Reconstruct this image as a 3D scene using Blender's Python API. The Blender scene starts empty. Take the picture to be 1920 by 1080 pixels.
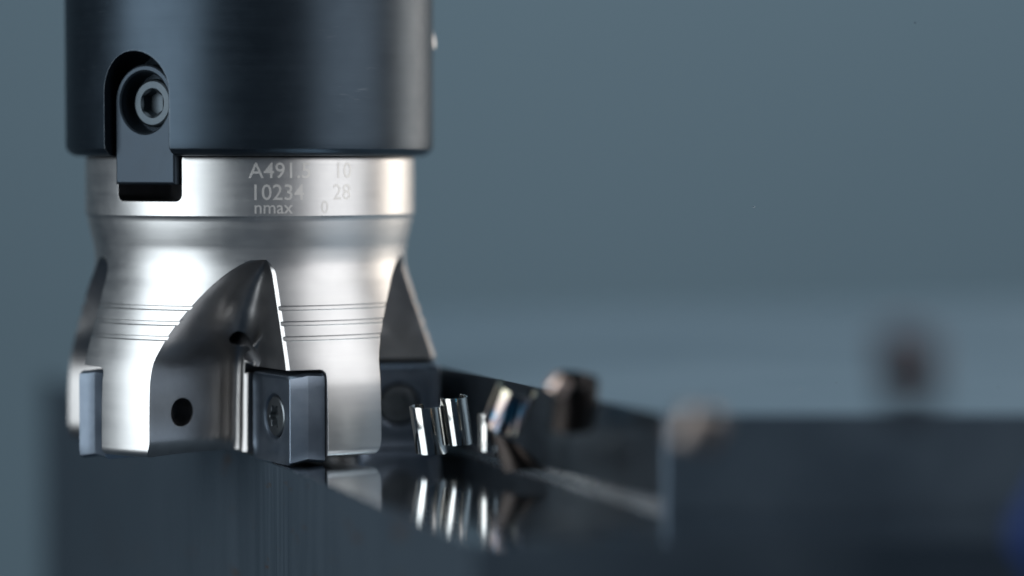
import bpy, bmesh, math, random
import numpy as np
from mathutils import Vector, Matrix

random.seed(7)
R_ = math.radians
S = 0.001                                   # everything below is written in millimetres
scene = bpy.context.scene
COL = scene.collection

# ------------------------------------------------------------------ camera
cam_data = bpy.data.cameras.new('camera')
cam = bpy.data.objects.new('camera', cam_data)
COL.objects.link(cam)
cam.location = (35.5*S, -386.6*S, 39.15*S)
cam.rotation_euler = (R_(90) - math.atan(240/5333), 0, 0)
cam_data.lens = 100
cam_data.sensor_width = 36
cam_data.clip_start = 0.005
cam_data.clip_end = 20
cam_data.dof.use_dof = True
cam_data.dof.focus_distance = 0.366
cam_data.dof.aperture_fstop = 5.4
cam_data.dof.aperture_blades = 0
scene.camera = cam

# ------------------------------------------------------------------ world, lamps, exposure
world = bpy.data.worlds.new('World')
scene.world = world
world.use_nodes = True
bg = world.node_tree.nodes['Background']
bg.inputs[0].default_value = (0.22, 0.38, 0.60, 1)
bg.inputs[1].default_value = 0.07

def area(name, loc, target, size, power, color, size_y=None):
    l = bpy.data.lights.new(name, 'AREA')
    l.shape = 'RECTANGLE'
    l.size = size*S
    l.size_y = (size_y or size)*S
    l.energy = power
    l.color = color
    o = bpy.data.objects.new(name, l)
    COL.objects.link(o)
    o.location = Vector(loc)*S
    d = Vector(target) - Vector(loc)
    o.rotation_euler = d.to_track_quat('-Z', 'Y').to_euler()
    return o

def polar(az, dist, z):                     # azimuth from the camera side, + to the right
    return (dist*math.sin(R_(az)), -dist*math.cos(R_(az)), z)

area('softbox_lamp', polar(-51, 430, 120), (0, 0, 20), 400, 2.05, (0.87, 0.95, 1.0), 500)
area('right_lamp', polar(67, 430, 160), (0, 0, 20), 350, 1.15, (0.985, 0.985, 1.0), 540)  # broad neutral area lamp at the right, not a window
area('rim_lamp', polar(124, 480, 60), (0, 0, 30), 260, 0.75, (1.0, 0.90, 0.80), 280)
area('wall_wash_fill', (300, 200, 1150), (150, 1000, 0), 900, 10.5, (0.80, 0.93, 1.0), 500)  # unseen lamp added to brighten the enclosure wall

scene.view_settings.view_transform = 'Standard'
scene.view_settings.look = 'None'
scene.view_settings.exposure = 0
scene.view_settings.gamma = 1
scene.view_settings.use_curve_mapping = False
scene.render.engine = 'CYCLES'
scene.cycles.use_denoising = True
scene.cycles.max_bounces = 8
scene.cycles.caustics_reflective = False
scene.cycles.caustics_refractive = False

# ------------------------------------------------------------------ materials
class NT:
    def __init__(self, name):
        self.m = bpy.data.materials.new(name)
        self.m.use_nodes = True
        self.t = self.m.node_tree
        self.b = self.t.nodes['Principled BSDF']
    def n(self, typ, **kw):
        nd = self.t.nodes.new(typ)
        for k, v in kw.items():
            setattr(nd, k, v)
        return nd
    def link(self, a, b):
        self.t.links.new(a, b)
    def coords(self, scale, rot=(0, 0, 0)):
        tc = self.n('ShaderNodeTexCoord')
        mp = self.n('ShaderNodeMapping')
        mp.inputs['Scale'].default_value = scale
        mp.inputs['Rotation'].default_value = rot
        self.link(tc.outputs['Object'], mp.inputs['Vector'])
        return mp.outputs['Vector']
    def noise(self, vec, scale=1, detail=4, rough=0.6):
        nz = self.n('ShaderNodeTexNoise')
        nz.inputs['Scale'].default_value = scale
        nz.inputs['Detail'].default_value = detail
        nz.inputs['Roughness'].default_value = rough
        self.link(vec, nz.inputs['Vector'])
        return nz.outputs['Fac']
    def ramp(self, fac, stops):
        r = self.n('ShaderNodeValToRGB')
        el = r.color_ramp.elements
        while len(el) < len(stops):
            el.new(0.5)
        for e, (p, c) in zip(el, stops):
            e.position = p
            e.color = (*c, 1) if len(c) == 3 else c
        self.link(fac, r.inputs['Fac'])
        return r.outputs['Color']
    def maprange(self, fac, a, b, lo=0.3, hi=0.7):
        r = self.n('ShaderNodeMapRange')
        r.inputs[1].default_value = lo
        r.inputs[2].default_value = hi
        r.inputs[3].default_value = a
        r.inputs[4].default_value = b
        self.link(fac, r.inputs[0])
        return r.outputs[0]
    def math(self, op, a, b=None):
        m = self.n('ShaderNodeMath', operation=op)
        for i, v in enumerate((a, b)):
            if v is None:
                continue
            if isinstance(v, (int, float)):
                m.inputs[i].default_value = v
            else:
                self.link(v, m.inputs[i])
        return m.outputs[0]
    def bump(self, height, strength, dist, bevel=None):
        bp = self.n('ShaderNodeBump')
        bp.inputs['Strength'].default_value = strength
        bp.inputs['Distance'].default_value = dist*S
        self.link(height, bp.inputs['Height'])
        if bevel:
            bv = self.n('ShaderNodeBevel', samples=4)
            bv.inputs['Radius'].default_value = bevel*S
            self.link(bv.outputs['Normal'], bp.inputs['Normal'])
        self.link(bp.outputs['Normal'], self.b.inputs['Normal'])
    def base(self, col=None, metallic=None, rough=None):
        if col is not None:
            self.b.inputs['Base Color'].default_value = (*col, 1)
        if metallic is not None:
            self.b.inputs['Metallic'].default_value = metallic
        if rough is not None:
            self.b.inputs['Roughness'].default_value = rough

MAT = {}

def turned(name, c0, c1, metallic, r0, r1, bump, bevel, zscale=9000, spec=0.5, wear=None):
    """metal turned on a lathe: fine rings round the axis"""
    k = NT(name)
    k.base(metallic=metallic)
    k.b.inputs['Specular IOR Level'].default_value = spec
    fine = k.noise(k.coords((25, 25, zscale)), 1, 3, 0.6)
    cloud = k.noise(k.coords((90, 90, 900)), 1, 4, 0.55)
    k.link(k.ramp(cloud, [(0.3, c0), (0.7, c1)]), k.b.inputs['Base Color'])
    smudge = k.noise(k.coords((130, 130, 110)), 1, 6, 0.65)
    mix = k.math('ADD', k.maprange(cloud, r0, r1), k.maprange(fine, -0.02, 0.02))
    mix = k.math('ADD', mix, k.maprange(smudge, -0.035, 0.05, 0.35, 0.75))
    k.link(mix, k.b.inputs['Roughness'])
    if wear:                                   # rubbed bright along the edges
        bv = k.n('ShaderNodeBevel', samples=4)
        bv.inputs['Radius'].default_value = 0.4*S
        ge = k.n('ShaderNodeNewGeometry')
        dt = k.n('ShaderNodeVectorMath', operation='DOT_PRODUCT')
        k.link(bv.outputs['Normal'], dt.inputs[0]); k.link(ge.outputs['Normal'], dt.inputs[1])
        edge = k.maprange(dt.outputs['Value'], 1.0, 0.0, 0.86, 0.985)
        rub = k.noise(k.coords((420, 420, 420)), 1, 5, 0.7)
        fac = k.math('MULTIPLY', edge, k.maprange(rub, 0.1, 1.0, 0.4, 0.62))
        scf = k.noise(k.coords((300, 300, 2200), (0.5, 0.3, 0)), 1, 4, 0.6)
        pat = k.noise(k.coords((70, 70, 70)), 1, 3, 0.6)
        scf = k.math('MULTIPLY', k.maprange(scf, 0.0, 0.28, 0.60, 0.72), k.maprange(pat, 0.0, 1.0, 0.5, 0.65))
        fac = k.math('MAXIMUM', fac, scf)
        mw = k.n('ShaderNodeMix', data_type='RGBA')
        k.link(fac, mw.inputs['Factor'])
        k.link(k.b.inputs['Base Color'].links[0].from_socket, mw.inputs['A'])
        mw.inputs['B'].default_value = (*wear, 1)
        k.link(mw.outputs['Result'], k.b.inputs['Base Color'])
    k.bump(fine, bump, 0.02, bevel)
    MAT[name] = k.m

turned('turned_steel', (0.60, 0.595, 0.59), (0.64, 0.635, 0.625), 1.0, 0.375, 0.405, 0.08, 0.14, 14000)
turned('black_oxide', (0.037, 0.052, 0.068), (0.041, 0.057, 0.074), 0.9, 0.375, 0.395, 0.06, 0.22, 14000, wear=(0.16, 0.18, 0.20))

def milled(name, c0, c1, metallic, r0, r1, bump, bevel, scale=(300, 300, 300), detail=6, spec=0.5):
    k = NT(name)
    k.base(metallic=metallic)
    k.b.inputs['Specular IOR Level'].default_value = spec
    a = k.noise(k.coords(scale), 1, detail, 0.6)
    b = k.noise(k.coords((3500, 3500, 3500)), 1, 3, 0.6)
    k.link(k.ramp(a, [(0.3, c0), (0.7, c1)]), k.b.inputs['Base Color'])
    k.link(k.maprange(a, r0, r1), k.b.inputs['Roughness'])
    k.bump(b, bump, 0.03, bevel)
    MAT[name] = k.m
    return k

milled('flute_steel', (0.43, 0.41, 0.40), (0.50, 0.485, 0.475), 1.0, 0.28, 0.34, 0.03, 0.14)
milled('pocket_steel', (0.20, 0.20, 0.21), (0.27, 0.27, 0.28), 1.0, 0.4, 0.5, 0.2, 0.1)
milled('key_steel', (0.045, 0.060, 0.077), (0.056, 0.072, 0.09), 0.9, 0.42, 0.52, 0.25, 0.2)
milled('screw_black', (0.05, 0.065, 0.078), (0.10, 0.12, 0.135), 0.9, 0.36, 0.5, 0.2, 0.12)
milled('coated_carbide', (0.19, 0.23, 0.285), (0.24, 0.285, 0.345), 0.9, 0.29, 0.37, 0.25, 0.08)
milled('insert_screw_steel', (0.16, 0.175, 0.19), (0.22, 0.24, 0.25), 0.95, 0.3, 0.4, 0.2, 0.06)
milled('etched_mark', (0.74, 0.72, 0.69), (0.79, 0.77, 0.74), 1.0, 0.52, 0.56, 0.03, None)
milled('blue_plastic', (0.010, 0.026, 0.10), (0.014, 0.034, 0.125), 0.0, 0.4, 0.5, 0.1, None)
milled('dark_steel', (0.05, 0.05, 0.055), (0.08, 0.08, 0.085), 0.9, 0.4, 0.5, 0.2, None)

# workpiece sides: sawn, scaled steel with vertical drag marks
k = NT('scaled_steel')
k.base(metallic=0.85)
st = k.noise(k.coords((1300, 1300, 25)), 1, 5, 0.6)
bl = k.noise(k.coords((55, 55, 40)), 1, 4, 0.6)
rs = k.noise(k.coords((120, 120, 500)), 1, 6, 0.7)
col = k.ramp(k.math('ADD', k.math('MULTIPLY', st, 0.6), k.math('MULTIPLY', bl, 0.4)),
             [(0.30, (0.095, 0.128, 0.162)), (0.70, (0.155, 0.195, 0.235))])
mx = k.n('ShaderNodeMix', data_type='RGBA')
k.link(k.maprange(rs, 0.0, 1.0, 0.60, 0.72), mx.inputs['Factor'])
k.link(col, mx.inputs['A'])
mx.inputs['B'].default_value = (0.16, 0.085, 0.05, 1)
k.link(mx.outputs['Result'], k.b.inputs['Base Color'])
k.link(k.maprange(st, 0.42, 0.6), k.b.inputs['Roughness'])
k.bump(st, 0.35, 0.06, 0.12)
MAT['scaled_steel'] = k.m

# ground top of the block: satin
k = milled('ground_steel', (0.225, 0.285, 0.335), (0.24, 0.30, 0.35), 0.9, 0.43, 0.46, 0.2, None, (25, 25, 25), 2)

milled('sawn_steel', (0.078, 0.105, 0.135), (0.098, 0.128, 0.16), 0.85, 0.46, 0.54, 0.2, 0.12, (60, 60, 60), 3)

# shoulder wall
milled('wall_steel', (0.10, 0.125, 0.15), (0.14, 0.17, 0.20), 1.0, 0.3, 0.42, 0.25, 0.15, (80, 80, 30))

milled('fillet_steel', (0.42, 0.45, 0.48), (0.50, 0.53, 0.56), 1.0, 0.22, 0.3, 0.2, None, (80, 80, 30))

# freshly milled floor: bright, with the arcs the inserts leave behind
TH = R_(20)
NV = Vector((math.cos(TH), math.sin(TH), 0))          # across the pass, towards the wall
UV = Vector((math.sin(TH), -math.cos(TH), 0))         # along the pass, towards the camera
k = NT('milled_floor_steel')
k.base((0.55, 0.59, 0.63), 1.0, 0.1)
tc = k.n('ShaderNodeTexCoord')
def dotv(v):
    d = k.n('ShaderNodeVectorMath', operation='DOT_PRODUCT')
    k.link(tc.outputs['Object'], d.inputs[0])
    d.inputs[1].default_value = v
    return d.outputs['Value']
nn, uu = dotv(NV), dotv(UV)
rr = (26*S)**2
arc = k.math('SQRT', k.math('MAXIMUM', k.math('SUBTRACT', rr, k.math('MULTIPLY', nn, nn)), 1e-7))
ph = k.math('SUBTRACT', uu, arc)
cb = k.n('ShaderNodeCombineXYZ')
k.link(k.math('MULTIPLY', ph, 2600), cb.inputs[0])
k.link(k.math('MULTIPLY', nn, 25), cb.inputs[1])
marks = k.noise(cb.outputs[0], 1, 4, 0.6)
wv = k.math('SINE', k.math('MULTIPLY', ph, 2*math.pi/(0.42*S)))
smear = k.noise(k.coords((90, 90, 90)), 1, 4, 0.6)
k.link(k.maprange(smear, 0.06, 0.13), k.b.inputs['Roughness'])
hh = k.math('ADD', marks, k.math('MULTIPLY', wv, 0.10))
k.bump(hh, 0.11, 0.02)
MAT['milled_floor_steel'] = k.m

# hot chips: bright steel with straw / blue temper colours
def chip_mat(name, stops, rough=0.12, scale=220):
    k = NT(name)
    k.base(metallic=1.0, rough=rough)
    a = k.noise(k.coords((scale, scale, scale*0.8)), 1, 3, 0.5)
    k.link(k.ramp(a, stops), k.b.inputs['Base Color'])
    f = k.noise(k.coords((2500, 2500, 120)), 1, 3, 0.6)
    k.bump(f, 0.12, 0.02)
    MAT[name] = k.m
chip_mat('chip_silver', [(0.3, (0.62, 0.60, 0.57)), (0.62, (0.70, 0.68, 0.64)), (0.74, (0.45, 0.32, 0.22))], 0.09)
chip_mat('chip_temper', [(0.32, (0.50, 0.45, 0.28)), (0.46, (0.60, 0.55, 0.42)), (0.56, (0.30, 0.22, 0.22)),
                         (0.64, (0.10, 0.34, 0.50))], 0.14)
chip_mat('chip_dark', [(0.3, (0.020, 0.017, 0.017)), (0.7, (0.042, 0.035, 0.031))], 0.3)
chip_mat('chip_brown', [(0.3, (0.20, 0.165, 0.15)), (0.7, (0.28, 0.24, 0.22))], 0.45)
chip_mat('chip_burnt', [(0.3, (0.035, 0.012, 0.012)), (0.7, (0.07, 0.026, 0.022))], 0.4)
chip_mat('glint_pink', [(0.3, (0.50, 0.37, 0.32)), (0.7, (0.60, 0.46, 0.40))], 0.3)  # pale pinkish colour that imitates an out-of-focus glint
chip_mat('chip_bright', [(0.3, (0.7, 0.68, 0.66)), (0.7, (0.8, 0.78, 0.76))], 0.15)

# painted enclosure wall
k = NT('enclosure_paint')
k.base(rough=0.6)
a = k.noise(k.coords((1.6, 1.6, 1.6)), 1, 3, 0.5)
k.link(k.ramp(a, [(0.3, (0.195, 0.27, 0.315)), (0.7, (0.215, 0.295, 0.345))]), k.b.inputs['Base Color'])
b = k.noise(k.coords((300, 300, 300)), 1, 2, 0.5)
k.bump(b, 0.1, 0.3)
MAT['enclosure_paint'] = k.m

k = NT('coolant')
k.base((0.9, 0.95, 1.0), 0.0, 0.03)
k.b.inputs['Transmission Weight'].default_value = 1.0
k.b.inputs['IOR'].default_value = 1.38
MAT['coolant'] = k.m

# ------------------------------------------------------------------ mesh helpers
def mesh_from(name, verts, faces, mats, smooth=None, mat_idx=None):
    me = bpy.data.meshes.new(name)
    me.from_pydata([tuple(v) for v in verts], [], faces)
    for m in mats:
        me.materials.append(MAT[m])
    if mat_idx is not None:
        me.polygons.foreach_set('material_index', mat_idx)
    me.update()
    bm = bmesh.new(); bm.from_mesh(me)
    bmesh.ops.recalc_face_normals(bm, faces=bm.faces)
    if all(e.is_manifold for e in bm.edges) and bm.calc_volume(signed=True) < 0:
        bmesh.ops.reverse_faces(bm, faces=bm.faces)
    bm.to_mesh(me); bm.free()
    if smooth is not None:
        shade(me, smooth)
    return me

def shade(me, angle):
    me.polygons.foreach_set('use_smooth', [True]*len(me.polygons))
    me.update()
    me.set_sharp_from_angle(angle=R_(angle))

def scale_mm(me):
    me.transform(Matrix.Scale(S, 4))
    me.update()

def link(name, me, parent=None, mm=True):
    if mm:
        scale_mm(me)
    o = bpy.data.objects.new(name, me)
    COL.objects.link(o)
    if parent:
        o.parent = parent
    return o

def thing(name, label, cat, loc=(0, 0, 0), group=None):
    o = bpy.data.objects.new(name, None)
    o.empty_display_size = 0.005
    COL.objects.link(o)
    o.location = Vector(loc)*S
    tag(o, label, cat, group)
    return o

def tag(o, label, cat, group=None):
    o['label'] = label
    o['category'] = cat
    if group:
        o['group'] = group
    return o

def lathe_data(profile, seg, closed=True):
    """profile: list of (r, z); closed ring profile (first joins last)"""
    V, F = [], []
    n = len(profile)
    for i in range(seg):
        a = 2*math.pi*i/seg
        c, s = math.cos(a), math.sin(a)
        for r, z in profile:
            V.append((r*c, r*s, z))
    m = n if closed else n-1
    for i in range(seg):
        j = (i+1) % seg
        for q in range(m):
            p = (q+1) % n
            F.append((i*n+q, j*n+q, j*n+p, i*n+p))
    return V, F

def loft_data(sections, cap=True):
    V, F = [], []
    n = len(sections[0])
    for s in sections:
        V += s
    for i in range(len(sections)-1):
        for q in range(n):
            p = (q+1) % n
            F.append((i*n+q, i*n+p, (i+1)*n+p, (i+1)*n+q))
    if cap:
        F.append(tuple(range(n-1, -1, -1)))
        F.append(tuple((len(sections)-1)*n + q for q in range(n)))
    return V, F

def cyl_data(p0, p1, r0, r1, seg=32):
    p0, p1 = Vector(p0), Vector(p1)
    d = (p1-p0).normalized()
    a = d.orthogonal().normalized(); b = d.cross(a)
    secs = []
    for p, r in ((p0, r0), (p1, r1)):
        secs.append([tuple(p + (a*math.cos(2*math.pi*i/seg) + b*math.sin(2*math.pi*i/seg))*r) for i in range(seg)])
    return loft_data(secs)

def boolean(me, cutters):
    """cut closed meshes out of me; returns a new mesh (work in mm)"""
    o = bpy.data.objects.new('tmp', me); COL.objects.link(o)
    tmp = []
    for c in cutters:
        co = bpy.data.objects.new('tmp_cut', c); COL.objects.link(co); tmp.append(co)
        md = o.modifiers.new('b', 'BOOLEAN')
        md.operation = 'DIFFERENCE'
        md.object = co
        try:
            md.solver = 'MANIFOLD'
        except TypeError:
            md.solver = 'EXACT'
        md.material_mode = 'TRANSFER' if hasattr(md, 'material_mode') else md.material_mode
    dg = bpy.context.evaluated_depsgraph_get()
    dg.update()
    out = bpy.data.meshes.new_from_object(o.evaluated_get(dg), depsgraph=dg)
    for t in tmp:
        bpy.data.objects.remove(t)
    bpy.data.objects.remove(o)
    return out

def catmull(xs, ys, x):
    """monotone-ish cubic interpolation"""
    xs = np.array(xs, float); ys = np.array(ys, float)
    d = np.diff(ys)/np.diff(xs)
    m = np.zeros(len(xs)); m[0] = d[0]; m[-1] = d[-1]
    for i in range(1, len(xs)-1):
        m[i] = 0 if d[i-1]*d[i] <= 0 else 2*d[i-1]*d[i]/(d[i-1]+d[i])
    x = min(max(x, xs[0]), xs[-1])
    i = min(max(int(np.searchsorted(xs, x))-1, 0), len(xs)-2)
    h = xs[i+1]-xs[i]; t = (x-xs[i])/h
    return float((2*t**3-3*t**2+1)*ys[i] + (t**3-2*t**2+t)*h*m[i] + (-2*t**3+3*t**2)*ys[i+1] + (t**3-t**2)*h*m[i+1])

# ------------------------------------------------------------------ enclosure wall (setting)
def slab(name, x0, x1, y0, y1, z0, z1, mat, parent=None):
    V = [(x, y, z) for x in (x0, x1) for y in (y0, y1) for z in (z0, z1)]
    F = [(0, 1, 3, 2), (4, 6, 7, 5), (0, 4, 5, 1), (2, 3, 7, 6), (0, 2, 6, 4), (1, 5, 7, 3)]
    return link(name, mesh_from(name, V, F, [mat]), parent)

wall = slab('wall', -1800, 2200, 1000, 1030, -1200, 2200, 'enclosure_paint')
wall['kind'] = 'structure'

# ------------------------------------------------------------------ workpiece
HW = 10.6                                   # shoulder height
def nu(n, u, z):
    p = NV*n + UV*u
    return (p.x, p.y, z)
def prism(bottom_z, top_z, outline, name, mats, top_mat, side_mat, parent, bottom=True, chamfer=None):
    n = len(outline)
    V = [(x, y, top_z) for x, y in outline] + [(x, y, bottom_z) for x, y in outline]
    F = [tuple(range(n))]
    idx = [top_mat]
    for i in range(n):
        j = (i+1) % n
        F.append((i, n+i, n+j, j)); idx.append(side_mat[i] if isinstance(side_mat, (list, tuple)) else side_mat)
    if bottom:
        F.append(tuple(range(2*n-1, n-1, -1))); idx.append(side_mat[0] if isinstance(side_mat, (list, tuple)) else side_mat)
    return link(name, mesh_from(name, V, F, mats, None, idx), parent)

N0, N1, U_FAR = -2.75, 26.0, -137.7
def at_y(n, y):                              # point of the line n = const with that y
    u = (n*NV.y - y)/(-UV.y)
    p = NV*n + UV*u
    return (p.x, p.y)
Y_FRONT = -(386.6-292)                        # front of the milled floor
Y_END = -(386.6-318)                          # front of the shoulder
work = thing('workpiece', 'dark steel block with a freshly milled mirror-bright step under the cutter', 'workpiece', (0, 0, -80))
def sub(o):                                   # children keep world coordinates
    o.matrix_parent_inverse = Matrix.Translation(-Vector(work.location))
    return o
far_l = nu(N0, U_FAR, 0)[:2]
far_r = nu(190, U_FAR, 0)[:2]
near_l = at_y(N0, Y_FRONT)
base_out = [near_l, (160, Y_FRONT), (far_r[0]+20, far_r[1]), far_l]
sub(prism(-80, 0, base_out, 'base_block', ['milled_floor_steel', 'scaled_steel', 'sawn_steel'], 0, [2, 1, 1, 1], work))
wl_near = at_y(N1, Y_END)
wl_far = nu(N1, U_FAR+0.5, 0)[:2]
fr = (far_r[0]+19, far_r[1]-0.5)
c = 0.32                                       # broken corner at the shoulder's end
p = Vector(wl_near)
corner_a = p - Vector((UV.x, UV.y))*c*1.1
corner_b = p + Vector((c, 0))
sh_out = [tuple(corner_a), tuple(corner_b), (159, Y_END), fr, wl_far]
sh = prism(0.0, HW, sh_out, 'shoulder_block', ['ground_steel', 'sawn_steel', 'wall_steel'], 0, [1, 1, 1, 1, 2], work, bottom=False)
sub(sh)
# feather of burr along the front edge of the milled floor
rnd = random.Random(3)
V, F = [], []
us = np.linspace(-60, Vector(near_l).dot(Vector((UV.x, UV.y)))-0.3, 900)
for i, u in enumerate(us):
    h = max(0.0, 0.05 + 0.05*math.sin(u*1.3) + rnd.uniform(-0.05, 0.09))
    q = rnd.uniform(0.02, 0.16)
    V += [nu(N0+0.06, u, -0.01), nu(N0-0.04-q*0.6, u, 0.004+h), nu(N0-0.03, u, -0.12)]
for i in range(len(us)-1):
    a, b = 3*i, 3*i+3
    F += [(a, a+1, b+1, b), (a+1, a+2, b+2, b+1), (a+2, a, b, b+2)]
sub(link('burr', mesh_from('burr', V, F, ['fillet_steel']), work))
RF = 1.1
u_end = (Vector(corner_a)).dot(Vector((UV.x, UV.y)))
secs = []
for u in np.linspace(U_FAR+1, u_end, 30):
    sec = [nu(N1+0.3, u, -0.2), nu(N1+0.3, u, RF), nu(N1-0.003, u, RF)]
    sec += [nu(N1-RF+RF*math.sin(a), u, RF-RF*math.cos(a)+0.003) for a in np.linspace(math.pi/2-0.1, 0, 8)]
    sec += [nu(N1-RF-0.05, u, -0.2)]
    secs.append(sec)
V, F = loft_data(secs)
sub(link('corner_fillet', mesh_from('corner_fillet', V, F, ['fillet_steel'], 30), work))

# ------------------------------------------------------------------ milling cutter body
ZS = [0.9, 5, 10, 12.3, 15, 18.1, 20.5, 22.5, 24, 25.7, 27.5, 29, 30.6, 31.6]
RS = [25.5, 25.5, 25.35, 25.0, 24.2, 23.2, 22.4, 21.75, 21.25, 20.95, 21.1, 21.45, 21.8, 21.98]
def body_r(z):
    if z > 31.7:
        return 22.2
    return catmull(ZS, RS, z)
GROOVES = [20.10, 18.15, 16.25]
def outer_profile():
    zs = set(np.linspace(2.0, 31.6, 70))
    for g in GROOVES:
        zs = {z for z in zs if abs(z-g) > 0.5}
    out = [(r, z) for z in zs for r in [body_r(z)]]
    for g in GROOVES:
        for dz, dr in ((0.40, 0), (0.30, 0), (0.22, -0.22), (-0.22, -0.22), (-0.30, 0), (-0.40, 0)):
            out.append((body_r(g+dz)+dr, g+dz))
    out.sort(key=lambda t: t[1])
    lower = [(25.5-1.0+1.0*math.sin(a), 1.9-1.0*math.cos(a)) for a in np.linspace(0, math.pi/2, 7)]
    upper = [(22.08, 31.75), (22.2, 31.95)] + [(22.2, z) for z in np.linspace(32.6, 39.2, 12)] + [(22.1, 39.5), (21.9, 39.62)]
    return lower + [p for p in out if p[1] > 1.95] + upper
prof = [(9.0, 0.9), (16.0, 0.9)] + outer_profile() + [(16, 39.62), (9, 39.62), (9, 20.0)]
V, F = lathe_data(prof, 400)
body = mesh_from('cutter_body', V, F, ['turned_steel', 'flute_steel', 'pocket_steel'])

RT = 25.5
A2 = Vector((math.cos(R_(104)), math.sin(R_(104))))    # inward along the rake plane (tooth at phi = 0)
M2 = Vector((math.cos(R_(194)), math.sin(R_(194))))    # leading side of the rake plane
E2 = Vector((0, -RT))
PH_Z = [-3, 10, 12.5, 15.9, 17.9, 20.0, 22.7, 24.4, 25.6, 26.15, 26.45, 26.7]
PH_V = [-41.5, -41.5, -41.2, -38.2, -35.2, -31.3, -25.0, -19.8, -14.8, -11.8, -9.8, -8.0]
PH_W = [-40.0, -40.0, -39.0, -35.8, -33.6, -30.6, -25.0, -19.8, -14.8, -11.8, -9.8, -8.0]    # the wider tooth at the left
LI_Z = [-3, 5, 12, 15, 17, 21, 24.5, 25.6, 26.2, 26.5, 26.7]
LI_V = [15.9, 15.8, 15.3, 14.1, 12.8, 10.6, 8.1, 6.6, 5.3, 4.6, 3.9]

def bez(a, b, c_, n):
    return [a*(1-t)**2 + b*2*t*(1-t) + c_*t*t for t in [i/(n-1) for i in range(n)]]

def flute_section(z, PV=PH_V):
    R = body_r(max(z, 1.9))
    # where the rake plane leaves the body
    b = E2.dot(A2); c0 = E2.length_squared - R*R
    Ls = -b - math.sqrt(max(b*b-c0, 0))
    I = E2 + A2*catmull(LI_Z, LI_V, z)
    ph = R_(catmull(PH_Z, PV, z))
    Q = Vector((R*math.sin(ph), -R*math.cos(ph)))
    wall_len = (Q-I).length
    plane_len = max(catmull(LI_Z, LI_V, z)-Ls, 0.3)
    bl = min(max((z-13.0)/4.0, 0.0), 1.0)
    bl = bl*bl*(3-2*bl)                        # 0 beside the insert, 1 above it
    f = min(2.3+1.9*bl, wall_len*0.38, plane_len*0.5)
    wdir = (Q-I).normalized()
    nrm = Vector((-wdir.y, wdir.x))
    if nrm.dot(Vector((0, -1))) < 0:
        nrm = -nrm
    bul = -nrm*min(1.4, wall_len*0.10)*(1-1.5*min(max((z-12.5)/3.0, 0.0), 1.0))
    lip = -nrm*0.13*max(3.2-max(z, 0.5), 0.0)**2     # the wall rolls under towards the bottom
    Q = Q + lip
    cpts = []
    top = M2*1.1*(max(z-24.0, 0)/2.6)**2.2         # the rake wall rounds over into the flute's top
    ch = E2 + A2*(Ls+0.34) + top
    chd = (-A2 - M2*0.85).normalized()
    cpts += [ch + chd*9, ch + chd*1.5]
    Lend = catmull(LI_Z, LI_V, z) - f
    Lc = Ls + 0.34
    I = I + top
    Lm = min(11.45, Lc + (Lend-Lc)*0.8)
    for t in (0, 0.33, 0.66):
        cpts.append(E2 + A2*(Lc + (Lm-Lc)*t) + top)
    for i in range(10):                        # rounded rib the insert leans against
        t = i/10
        cpts.append(E2 + A2*(Lm + (Lend-Lm)*t) + top + M2*(1.25*(1-bl)*math.sin(math.pi*t)**0.7))
    cpts += bez(I - A2*f, I + lip*0.5, I + wdir*f + lip, 11)
    w0 = I + wdir*f + lip
    cpts += bez(w0, (w0+Q)*0.5 + bul, Q, 12)[1:]
    out = (Q - ((w0+Q)*0.5+bul)).normalized()
    rq = Q.normalized()
    out = (out - rq*min(out.dot(rq), 0) + rq*0.5).normalized()
    cpts += [Q + out*2, Q + out*8]
    return cpts

def rot2(p, phi, z):
    c, s = math.cos(phi), math.sin(phi)
    return (p.x*c - p.y*s, p.x*s + p.y*c, z)

def rot_data(V, phi):
    c, s = math.cos(phi), math.sin(phi)
    return [(x*c-y*s, x*s+y*c, z) for x, y, z in V]

EDGES = [16, 88, 160, 232, 304]
zs = [-3, -1, 0.5, 0.9, 1.3, 1.7, 2.1, 2.5, 2.9, 3.3] + list(np.linspace(4, 12, 6)) + list(np.linspace(13, 24, 16)) + list(np.linspace(24.4, 26.7, 14))
V, F = loft_data([[rot2(p, 0, z) for p in flute_section(z)] for z in zs])
flute = (V, F)
flute_w = loft_data([[rot2(p, 0, z) for p in flute_section(z, PH_W)] for z in zs])

def loc3(L, dpt, z):                          # along the rake plane inwards, behind it, up
    p = E2 + A2*L - M2*dpt
    return (p.x, p.y, z)
# insert pocket: rounded at the top back edge
pk = []
for L in (-4, 11.35):
    pts = [loc3(L, -0.6, -3), loc3(L, 5.16, -3), loc3(L, 5.16, 11.3)]
    pts += [loc3(L, 4.26+0.9*math.cos(a), 11.35+0.9*math.sin(a)) for a in np.linspace(0.15, math.pi/2, 6)]
    pts += [loc3(L, -0.6, 12.25)]
    pk.append(pts)
pocket = loft_data(pk)
relief = cyl_data(loc3(11.3, -1.0, 12.0), loc3(11.3, 5.0, 12.0), 0.75, 0.75, 20)
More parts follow.
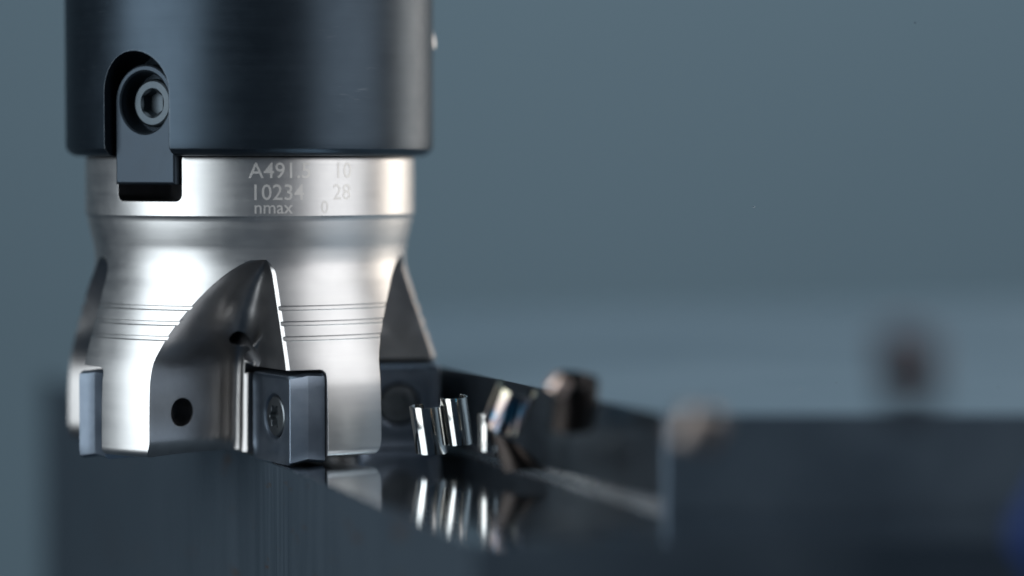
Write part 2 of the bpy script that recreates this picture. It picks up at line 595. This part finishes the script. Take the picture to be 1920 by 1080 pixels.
# tapped hole in the flute wall and coolant bore in its root
I0 = E2 + A2*14.0
Q0 = Vector((RT*math.sin(R_(-41.5)), -RT*math.cos(R_(-41.5))))
hc = I0 + (Q0-I0)*0.585
wd = (Q0-I0).normalized(); hn = Vector((wd.y, -wd.x))
if hn.dot(Vector((0, -1))) < 0: hn = -hn
hole = cyl_data((hc.x-hn.x*5, hc.y-hn.y*5, 6.3), (hc.x+hn.x*4, hc.y+hn.y*4, 6.5), 1.85, 1.85, 28)
csk = cyl_data((hc.x-hn.x*2.1, hc.y-hn.y*2.1, 6.3), (hc.x-hn.x*0.1, hc.y-hn.y*0.1, 6.35), 1.3, 2.9, 28)
bc = E2 + A2*12.9 + wd*1.3
bd = (hn*0.75 - A2*0.5).normalized()
bore = cyl_data((bc.x-bd.x*6, bc.y-bd.y*6, 20.5), (bc.x+bd.x*4, bc.y+bd.y*4, 12.6), 1.2, 1.2, 24)

cutters = []
for e in EDGES:
    phi = R_(e)
    for (V, F), mi in ((flute_w if e == 304 else flute, 1), (pocket, 2), (relief, 2), (hole, 2), (csk, 1), (bore, 2)):
        cutters.append(mesh_from('cut', rot_data(V, phi), F, ['turned_steel', 'flute_steel', 'pocket_steel'], None, [mi]*len(F)))

# slots for the drive key
KPH = -31.8
def key3(t, r, z, phi=KPH):                   # tangential, radial, up
    a = R_(phi)
    return (r*math.sin(a) + t*math.cos(a), -r*math.cos(a) + t*math.sin(a), z)
for ph in (KPH, KPH+180):
    secs = []
    for r in (10.5, 30):
        pts = [(-5.25, 45), (-5.25, 34.7)] + [(-4.35+0.9*math.cos(a), 34.7+0.9*math.sin(a)) for a in np.linspace(math.pi+0.2, 1.5*math.pi, 5)]
        pts += [(4.35+0.9*math.cos(a), 34.7+0.9*math.sin(a)) for a in np.linspace(1.5*math.pi, 2*math.pi, 6)] + [(5.25, 45)]
        secs.append([key3(t, r, z, ph) for t, z in pts])
    V, F = loft_data(secs)
    cutters.append(mesh_from('cut', V, F, ['turned_steel', 'flute_steel', 'pocket_steel'], None, [2]*len(F)))

body = boolean(body, cutters)
shade(body, 28)
cutter = thing('milling_cutter', 'silver steel indexable face mill with curved flutes and bolted inserts, touching the workpiece', 'milling cutter')
link('body', body, cutter)

# ------------------------------------------------------------------ inserts
def rsq(theta, half_l, half_z, rc):
    """radius of a rounded rectangle at an angle"""
    c, s = abs(math.cos(theta)), abs(math.sin(theta))
    lo, hi = 0.0, half_l+half_z
    for _ in range(30):
        m = (lo+hi)/2
        x, y = m*c, m*s
        dx, dy = max(x-(half_l-rc), 0), max(y-(half_z-rc), 0)
        inside = (dx*dx+dy*dy <= rc*rc) if (dx > 0 and dy > 0) else (x <= half_l and y <= half_z)
        if inside: lo = m
        else: hi = m
    return lo

IL, IZ = 5.68, 5.97                           # half sizes
ICL, ICZ = IL-0.30, IZ+0.03                   # centre along the plane and height
TH_N = 72
def insert_mesh():
    th = [2*math.pi*i/TH_N for i in range(TH_N)]
    rings = []
    def circ(r, d): rings.append([(r*math.cos(t), r*math.sin(t), d) for t in th])
    def sq(inset, d, top=0.0):
        o = []
        for t in th:
            r = rsq(t, IL-inset, IZ-inset, 0.75)
            y = r*math.sin(t)
            o.append((r*math.cos(t), y - top*min(max(y/(IZ*0.8), 0), 1)**4, d))
        rings.append(o)
    circ(2.0, 2.2); circ(2.75, 1.0); circ(3.0, 0.55); circ(3.35, 0.42); circ(3.9, 0.42)
    sq(1.55, 0.50); sq(1.0, 0.42); sq(0.45, 0.16, 0.3); sq(0.18, 0.02, 0.4); sq(0.10, 0.02, 0.4)
    sq(0.02, 0.10, 0.4); sq(0.20, 1.4, 0.1); sq(0.40, 2.75, -0.3); sq(0.40, 2.85, -0.3); sq(0.15, 5.06, 0.05); sq(1.2, 5.1)
    V, F = [], []
    n = TH_N
    for r in rings: V += r
    for i in range(len(rings)-1):
        for q in range(n):
            p = (q+1) % n
            F.append((i*n+q, i*n+p, (i+1)*n+p, (i+1)*n+q))
    F.append(tuple((len(rings)-1)*n+q for q in range(n)))
    F.append(tuple(range(n-1, -1, -1)))
    V = [loc3(ICL+x, d-0.02, ICZ+z) for x, z, d in V]
    return mesh_from('insert', V, F, ['coated_carbide'], 26)

def screw_mesh():
    th = [2*math.pi*i/TH_N for i in range(TH_N)]
    rings = []
    def circ(r, d): rings.append([(r*math.cos(t), r*math.sin(t), d) for t in th])
    def star(r, a, d): rings.append([((r+a*math.cos(6*t))*math.cos(t), (r+a*math.cos(6*t))*math.sin(t), d) for t in th])
    circ(2.55, 1.35); circ(2.6, 0.72); circ(2.45, 0.56); star(1.42, 0.2, 0.52); star(1.36, 0.2, 0.6); star(1.30, 0.2, 1.6)
    V, F = [], []
    n = TH_N
    for r in rings: V += r
    for i in range(len(rings)-1):
        for q in range(n):
            p = (q+1) % n
            F.append((i*n+q, i*n+p, (i+1)*n+p, (i+1)*n+q))
    F.append(tuple((len(rings)-1)*n+q for q in range(n)))
    F.append(tuple(range(n-1, -1, -1)))
    V = [loc3(ICL+x, d, ICZ+z) for x, z, d in V]
    return mesh_from('screw', V, F, ['insert_screw_steel'], 30)

ins_me, scr_me = insert_mesh(), screw_mesh()
scale_mm(ins_me); scale_mm(scr_me)
for e in (16, 88, 304):
    o = link('insert', ins_me, cutter, mm=False)
    o.rotation_euler = (0, 0, R_(e))
    s = link('screw', scr_me, o, mm=False)

# ------------------------------------------------------------------ markings on the cutter collar
def collar_text(txt, phi0, z0, size):
    cu = bpy.data.curves.new('marking', 'FONT')
    cu.body = txt
    cu.size = size
    cu.resolution_u = 3
    cu.offset = 0.02
    o = bpy.data.objects.new('tmp_text', cu); COL.objects.link(o)
    dg = bpy.context.evaluated_depsgraph_get(); dg.update()
    me = bpy.data.meshes.new_from_object(o.evaluated_get(dg), depsgraph=dg)
    bpy.data.objects.remove(o)
    bm = bmesh.new(); bm.from_mesh(me)
    bmesh.ops.triangulate(bm, faces=bm.faces[:])
    for v in bm.verts:
        a = R_(phi0) + v.co.x/22.2
        r = 22.212
        v.co = Vector((r*math.sin(a), -r*math.cos(a), z0 + v.co.y))
    bm.to_mesh(me); bm.free()
    me.polygons.foreach_set('use_smooth', [True]*len(me.polygons))
    me.normals_split_custom_set_from_vertices([Vector((v.co.x, v.co.y, 0)).normalized() for v in me.vertices])
    me.materials.clear(); me.materials.append(MAT['etched_mark'])
    ob = link('marking', me, cutter)
    return ob
collar_text('A491.5    10', 4.6, 36.85, 2.85)
collar_text('10234     28', 5.0, 34.05, 2.85)
collar_text('nmax      0', 6.2, 32.3, 2.3)

# ------------------------------------------------------------------ tool holder
RH = 24.8
pr = [(9, 39.68), (22.8, 39.68), (23.6, 39.72), (24.3, 40.1), (24.7, 40.6), (24.8, 41.2)]
pr += [(24.8, z) for z in np.linspace(42, 66, 20)] + [(24.8, 66.5), (24.0, 67.2), (24.0, 70), (24.8, 70.8), (24.8, 84), (31, 90), (31, 96), (9, 96)]
V, F = lathe_data(pr, 360)
hb = mesh_from('holder_body', V, F, ['black_oxide', 'key_steel'])
def arch(half, zc, zb, n=18):
    return [(-half, zb)] + [(half*math.cos(a), zc+half*math.sin(a)) for a in np.linspace(math.pi, 0, n)] + [(half, zb)]
secs = [[key3(t, r, z) for t, z in arch(5.28, 47.85, 36)] for r in (18.0, 30)]
V, F = loft_data(secs)
kc = [mesh_from('cut', V, F, ['black_oxide', 'key_steel'], None, [0]*len(F))]
hb = boolean(hb, kc)
shade(hb, 28)
holder = thing('tool_holder', 'black oxide cylindrical tool holder clamped above the silver cutter', 'tool holder', (0, 0, 0))
link('body', hb, holder)

# drive key with counterbored socket screw
def key_outline(half, r):
    pts = arch(half, 46.5, 36.3)
    return pts
def ksec(inset, r):
    h = 4.9-inset
    pts = [(-h, 36.0+inset)] + [(h*math.cos(a), 46.6+h*math.sin(a)) for a in np.linspace(math.pi, 0, 20)] + [(h, 36.0+inset)]
    return [key3(t, r, z) for t, z in pts]
V, F = loft_data([ksec(0, 18.2), ksec(0, 22.3), ksec(0.15, 22.52), ksec(0.3, 22.6)])
km = mesh_from('drive_key', V, F, ['key_steel'])
V, F = cyl_data(key3(0, 19.2, 46.55), key3(0, 26, 46.55), 3.95, 3.95, 48)
V2, F2 = cyl_data(key3(0, 22.3, 46.55), key3(0, 22.8, 46.55), 3.9, 4.4, 48)
km = boolean(km, [mesh_from('cut', V, F, ['key_steel']), mesh_from('cut', V2, F2, ['key_steel'])])
shade(km, 28)
key = link('drive_key', km, holder)

def socket_screw():
    n = 72
    th = [2*math.pi*i/n for i in range(n)]
    rings = []
    def circ(r, d): rings.append([(r*math.cos(t), r*math.sin(t), d) for t in th])
    def hexr(t, af):
        a = (t+math.pi/6) % (math.pi/3) - math.pi/6
        return af/math.cos(a)
    def hx(af, d): rings.append([(hexr(t, af)*math.cos(t), hexr(t, af)*math.sin(t), d) for t in th])
    circ(3.05, 19.3); circ(3.12, 19.5)
    rings.append([((3.12+0.04*math.cos(24*t))*math.cos(t), (3.12+0.04*math.cos(24*t))*math.sin(t), 20.5) for t in th])
    circ(3.05, 20.8); circ(2.8, 21.0); circ(1.95, 21.0); hx(1.55, 20.75); hx(1.52, 19.0)
    V, F = [], []
    for r in rings: V += r
    for i in range(len(rings)-1):
        for q in range(n):
            p = (q+1) % n
            F.append((i*n+q, i*n+p, (i+1)*n+p, (i+1)*n+q))
    F.append(tuple((len(rings)-1)*n+q for q in range(n)))
    F.append(tuple(range(n-1, -1, -1)))
    V = [key3(x, d, 46.5+z) for x, z, d in V]
    return mesh_from('screw', V, F, ['screw_black'], 30)
link('screw', socket_screw(), key)

# coolant drop clinging to the holder's right side
def drop(name, centre, rx, rz, label):
    bm = bmesh.new()
    bmesh.ops.create_uvsphere(bm, u_segments=20, v_segments=14, radius=1)
    for v in bm.verts:
        w = 1.0 if v.co.z < 0 else (1-0.55*v.co.z)
        v.co = Vector((v.co.x*rx*w*0.6, v.co.y*rx*w, v.co.z*rz*(1.0 if v.co.z < 0 else 2.2))) + Vector(centre)
    me = bpy.data.meshes.new(name); bm.to_mesh(me); bm.free()
    me.materials.append(MAT['chip_bright'])
    shade(me, 60)
    return tag(link(name, me), label, 'droplet')
drop('coolant_drop', (24.85, -1.2, 54.7), 0.55, 0.8, 'small bright coolant drop running down the right side of the black holder')

# ------------------------------------------------------------------ chips
def pix(px, py, d):
    """world point (mm) seen at a pixel of the photograph, at depth d from the lens"""
    pt = math.atan(240/5333)
    x = (px-960)/5333; yd = (py-540)/5333
    v = Vector((x, math.cos(pt)-yd*math.sin(pt), -math.sin(pt)-yd*math.cos(pt)))
    return Vector((35.5, -386.6, 39.15)) + v*(d/v.y)

def ribbon(path, width, thick, axis_shift=(0, 0), twist=0.0, taper=0.0):
    """a strip of metal: plan path (x, y) swept up by width; the path may climb along its length"""
    n = len(path)
    V, F = [], []
    for i, (x, y, zoff) in enumerate(path):
        a = Vector(path[max(i-1, 0)][:2]); b = Vector(path[min(i+1, n-1)][:2])
        t = (b-a).normalized(); nr = Vector((-t.y, t.x))*thick*0.5
        m = 8
        rag = 0.10*math.sin(i*1.7)+0.07*math.sin(i*3.1+1)
        f = i/(n-1)
        for side in (1, -1):
            for j in range(m+1):
                h = j/m
                w = width*(1-taper*f)
                z = zoff + (h-0.5)*w + rag*(h-0.5)*0.6
                sx = axis_shift[0]*(h-0.5); sy = axis_shift[1]*(h-0.5)
                bow = 0.12*math.sin(math.pi*h)
                V.append((x+nr.x*side+sx, y+nr.y*side+sy-bow, z))
    m = 8; row = 2*(m+1)
    for i in range(n-1):
        a, b = i*row, (i+1)*row
        for j in range(m):
            F.append((a+j, a+j+1, b+j+1, b+j))
            F.append((a+m+1+j, b+m+1+j, b+m+2+j, a+m+2+j))
        F.append((a, b, b+m+1, a+m+1))
        F.append((a+m, a+2*m+1, b+2*m+1, b+m))
    for a in (0, (n-1)*row):
        for j in range(m):
            F.append((a+j, a+m+1+j, a+m+2+j, a+j+1))
    return V, F

def arc_path(cx, cy, r0, r1, a0, a1, n, z0=0, z1=0):
    return [(cx+(r0+(r1-r0)*t)*math.cos(R_(a0+(a1-a0)*t)), cy+(r0+(r1-r0)*t)*math.sin(R_(a0+(a1-a0)*t)), z0+(z1-z0)*t)
            for t in [i/(n-1) for i in range(n)]]

GC = 'metal chips flying off the cut'
def chip(data, loc, rot, mat, label, group=GC):
    V, F = data
    me = mesh_from('metal_chip', V, F, [mat], 40)
    o = link('metal_chip', me)
    o.location = Vector(loc)*S
    o.rotation_euler = [R_(a) for a in rot]
    return tag(o, label, 'metal chip', group)

# the sharp double curl in front of the right-hand insert
path = arc_path(-1.65, 0, 2.0, 2.05, 100, 348, 28, -0.5, -0.42) + arc_path(1.95, 0.25, 1.6, 1.7, 188, 420, 28, 0.55, 0.8)
chip(ribbon(path, 6.0, 0.16, (-0.8, 0)), pix(828, 798, 362), (4, 0, 0), 'chip_silver',
     'shiny silver double-curled chip hanging sharp in front of the rightmost insert')
# tilted tempered curl
path = arc_path(0, 0, 2.3, 2.6, 150, 420, 34, 0, 0.7)
chip(ribbon(path, 5.2, 0.16, (-0.2, 0)), pix(952, 768, 346), (10, 26, -10), 'chip_temper',
     'tilted straw and blue tempered curl right of the silver double curl')
path = arc_path(0, 0, 1.1, 1.2, 160, 380, 24, 0, 0.2)
chip(ribbon(path, 4.6, 0.14, (-0.3, 0)), pix(915, 812, 353), (0, 3, 20), 'chip_silver',
     'narrow upright bright sliver of chip between the double curl and the tempered curl')
path = arc_path(0, 0, 3.2, 3.4, 215, 318, 22, 0, -0.6)
chip(ribbon(path, 4.8, 0.16, (-2.2, 0.4), taper=0.6), pix(966, 858, 347), (-14, 8, 10), 'chip_dark',
     'dark petal-shaped chip dipping to the floor under the tempered curl')
path = arc_path(0, 0, 2.7, 3.0, 150, 430, 34, 0, 0.4)
chip(ribbon(path, 5.6, 0.18, (0.3, 0)), pix(1072, 758, 330), (8, -8, 60), 'chip_dark',
     'blurred dark curled chip above the shoulder edge with a pale round glint')
path = arc_path(0, 0, 1.1, 1.2, 120, 420, 24, 0, 0.2)  # small added curl, its colour paints the round glint on the dark chip
chip(ribbon(path, 1.8, 0.18), pix(1047, 722, 326), (10, 40, 10), 'glint_pink',
     'tiny pinkish curl standing in for a blurred round glint on the dark blurred curl')
path = arc_path(0, 0, 2.0, 2.8, 150, 420, 24, 0, 0.5)
chip(ribbon(path, 3.4, 0.2), pix(1302, 800, 284), (20, 20, 30), 'chip_brown',
     'soft brownish blurred chip over the corner of the shoulder')
path = arc_path(0, 0, 1.3, 2.7, 100, 450, 28, 0, 0.4)
chip(ribbon(path, 5.6, 0.6), pix(1698, 706, 243), (30, -30, 30), 'chip_burnt',
     'large dark out-of-focus chip floating at right above the block')

# bright flecks lying on the block top and in the air
def fleck(px, py, d, s, label):
    V = [(-s, 0, 0), (s*0.7, s*0.3, 0.1*s), (0.2*s, -0.5*s, 0.9*s), (0.1*s, 0.6*s, 0.5*s), (-0.2*s, -0.2*s, -0.5*s)]
    F = [(0, 2, 3), (1, 3, 2), (0, 4, 2), (1, 2, 4), (0, 3, 4), (1, 4, 3)]
    me = mesh_from('metal_fleck', V, F, ['chip_bright'])
    o = link('metal_fleck', me)
    o.location = pix(px, py, d)*S
    tag(o, label, 'metal fleck', 'bright metal flecks')
for px, py, d, s, lab in ((1502, 730, 0, 0.16, 'bright metal fleck lying on the block top, left one of three'),
                          (1568, 718, 0, 0.13, 'bright metal fleck lying on the block top, middle one of three'),
                          (1872, 727, 0, 0.13, 'bright metal fleck lying on the block top near the right edge'),
                          (1414, 388, 372, 0.14, 'tiny bright metal fleck in mid-air right of the cutter collar'),
                          (1716, 43, 374, 0.16, 'tiny bright metal fleck in mid-air near the top right')):
    if d == 0:
        d = (39.15-HW-0.08)*5333/(py-300)
    fleck(px, py, d, s, lab)

# ------------------------------------------------------------------ blue knob at the right edge
kn = thing('clamp_knob', 'dark blue plastic knob, blurred, cut by the right edge', 'knob', (94.8, Y_FRONT, 1.5))
def lathe_y(profile, n, lobes=0, amp=0):
    V, F = [], []
    m = len(profile)
    for i in range(n):
        a = 2*math.pi*i/n
        for r, y in profile:
            q = r*(1+amp*math.cos(lobes*a))
            V.append((q*math.cos(a), y, q*math.sin(a)))
    for i in range(n):
        j = (i+1) % n
        for q in range(m-1):
            F.append((i*m+q, j*m+q, j*m+q+1, i*m+q+1))
    F.append(tuple(i*m for i in range(n))); F.append(tuple(i*m+m-1 for i in range(n-1, -1, -1)))
    return V, F
V, F = lathe_y([(4.5, -4), (8.2, -4.2), (9, -5.5), (9, -11), (8.2, -12.5), (4, -13)], 64, 6, 0.05)
link('grip', mesh_from('grip', V, F, ['blue_plastic'], 35), kn)
V, F = lathe_y([(2.5, -0.05), (2.5, -4.1)], 24)
link('stem', mesh_from('stem', V, F, ['dark_steel'], 35), kn)
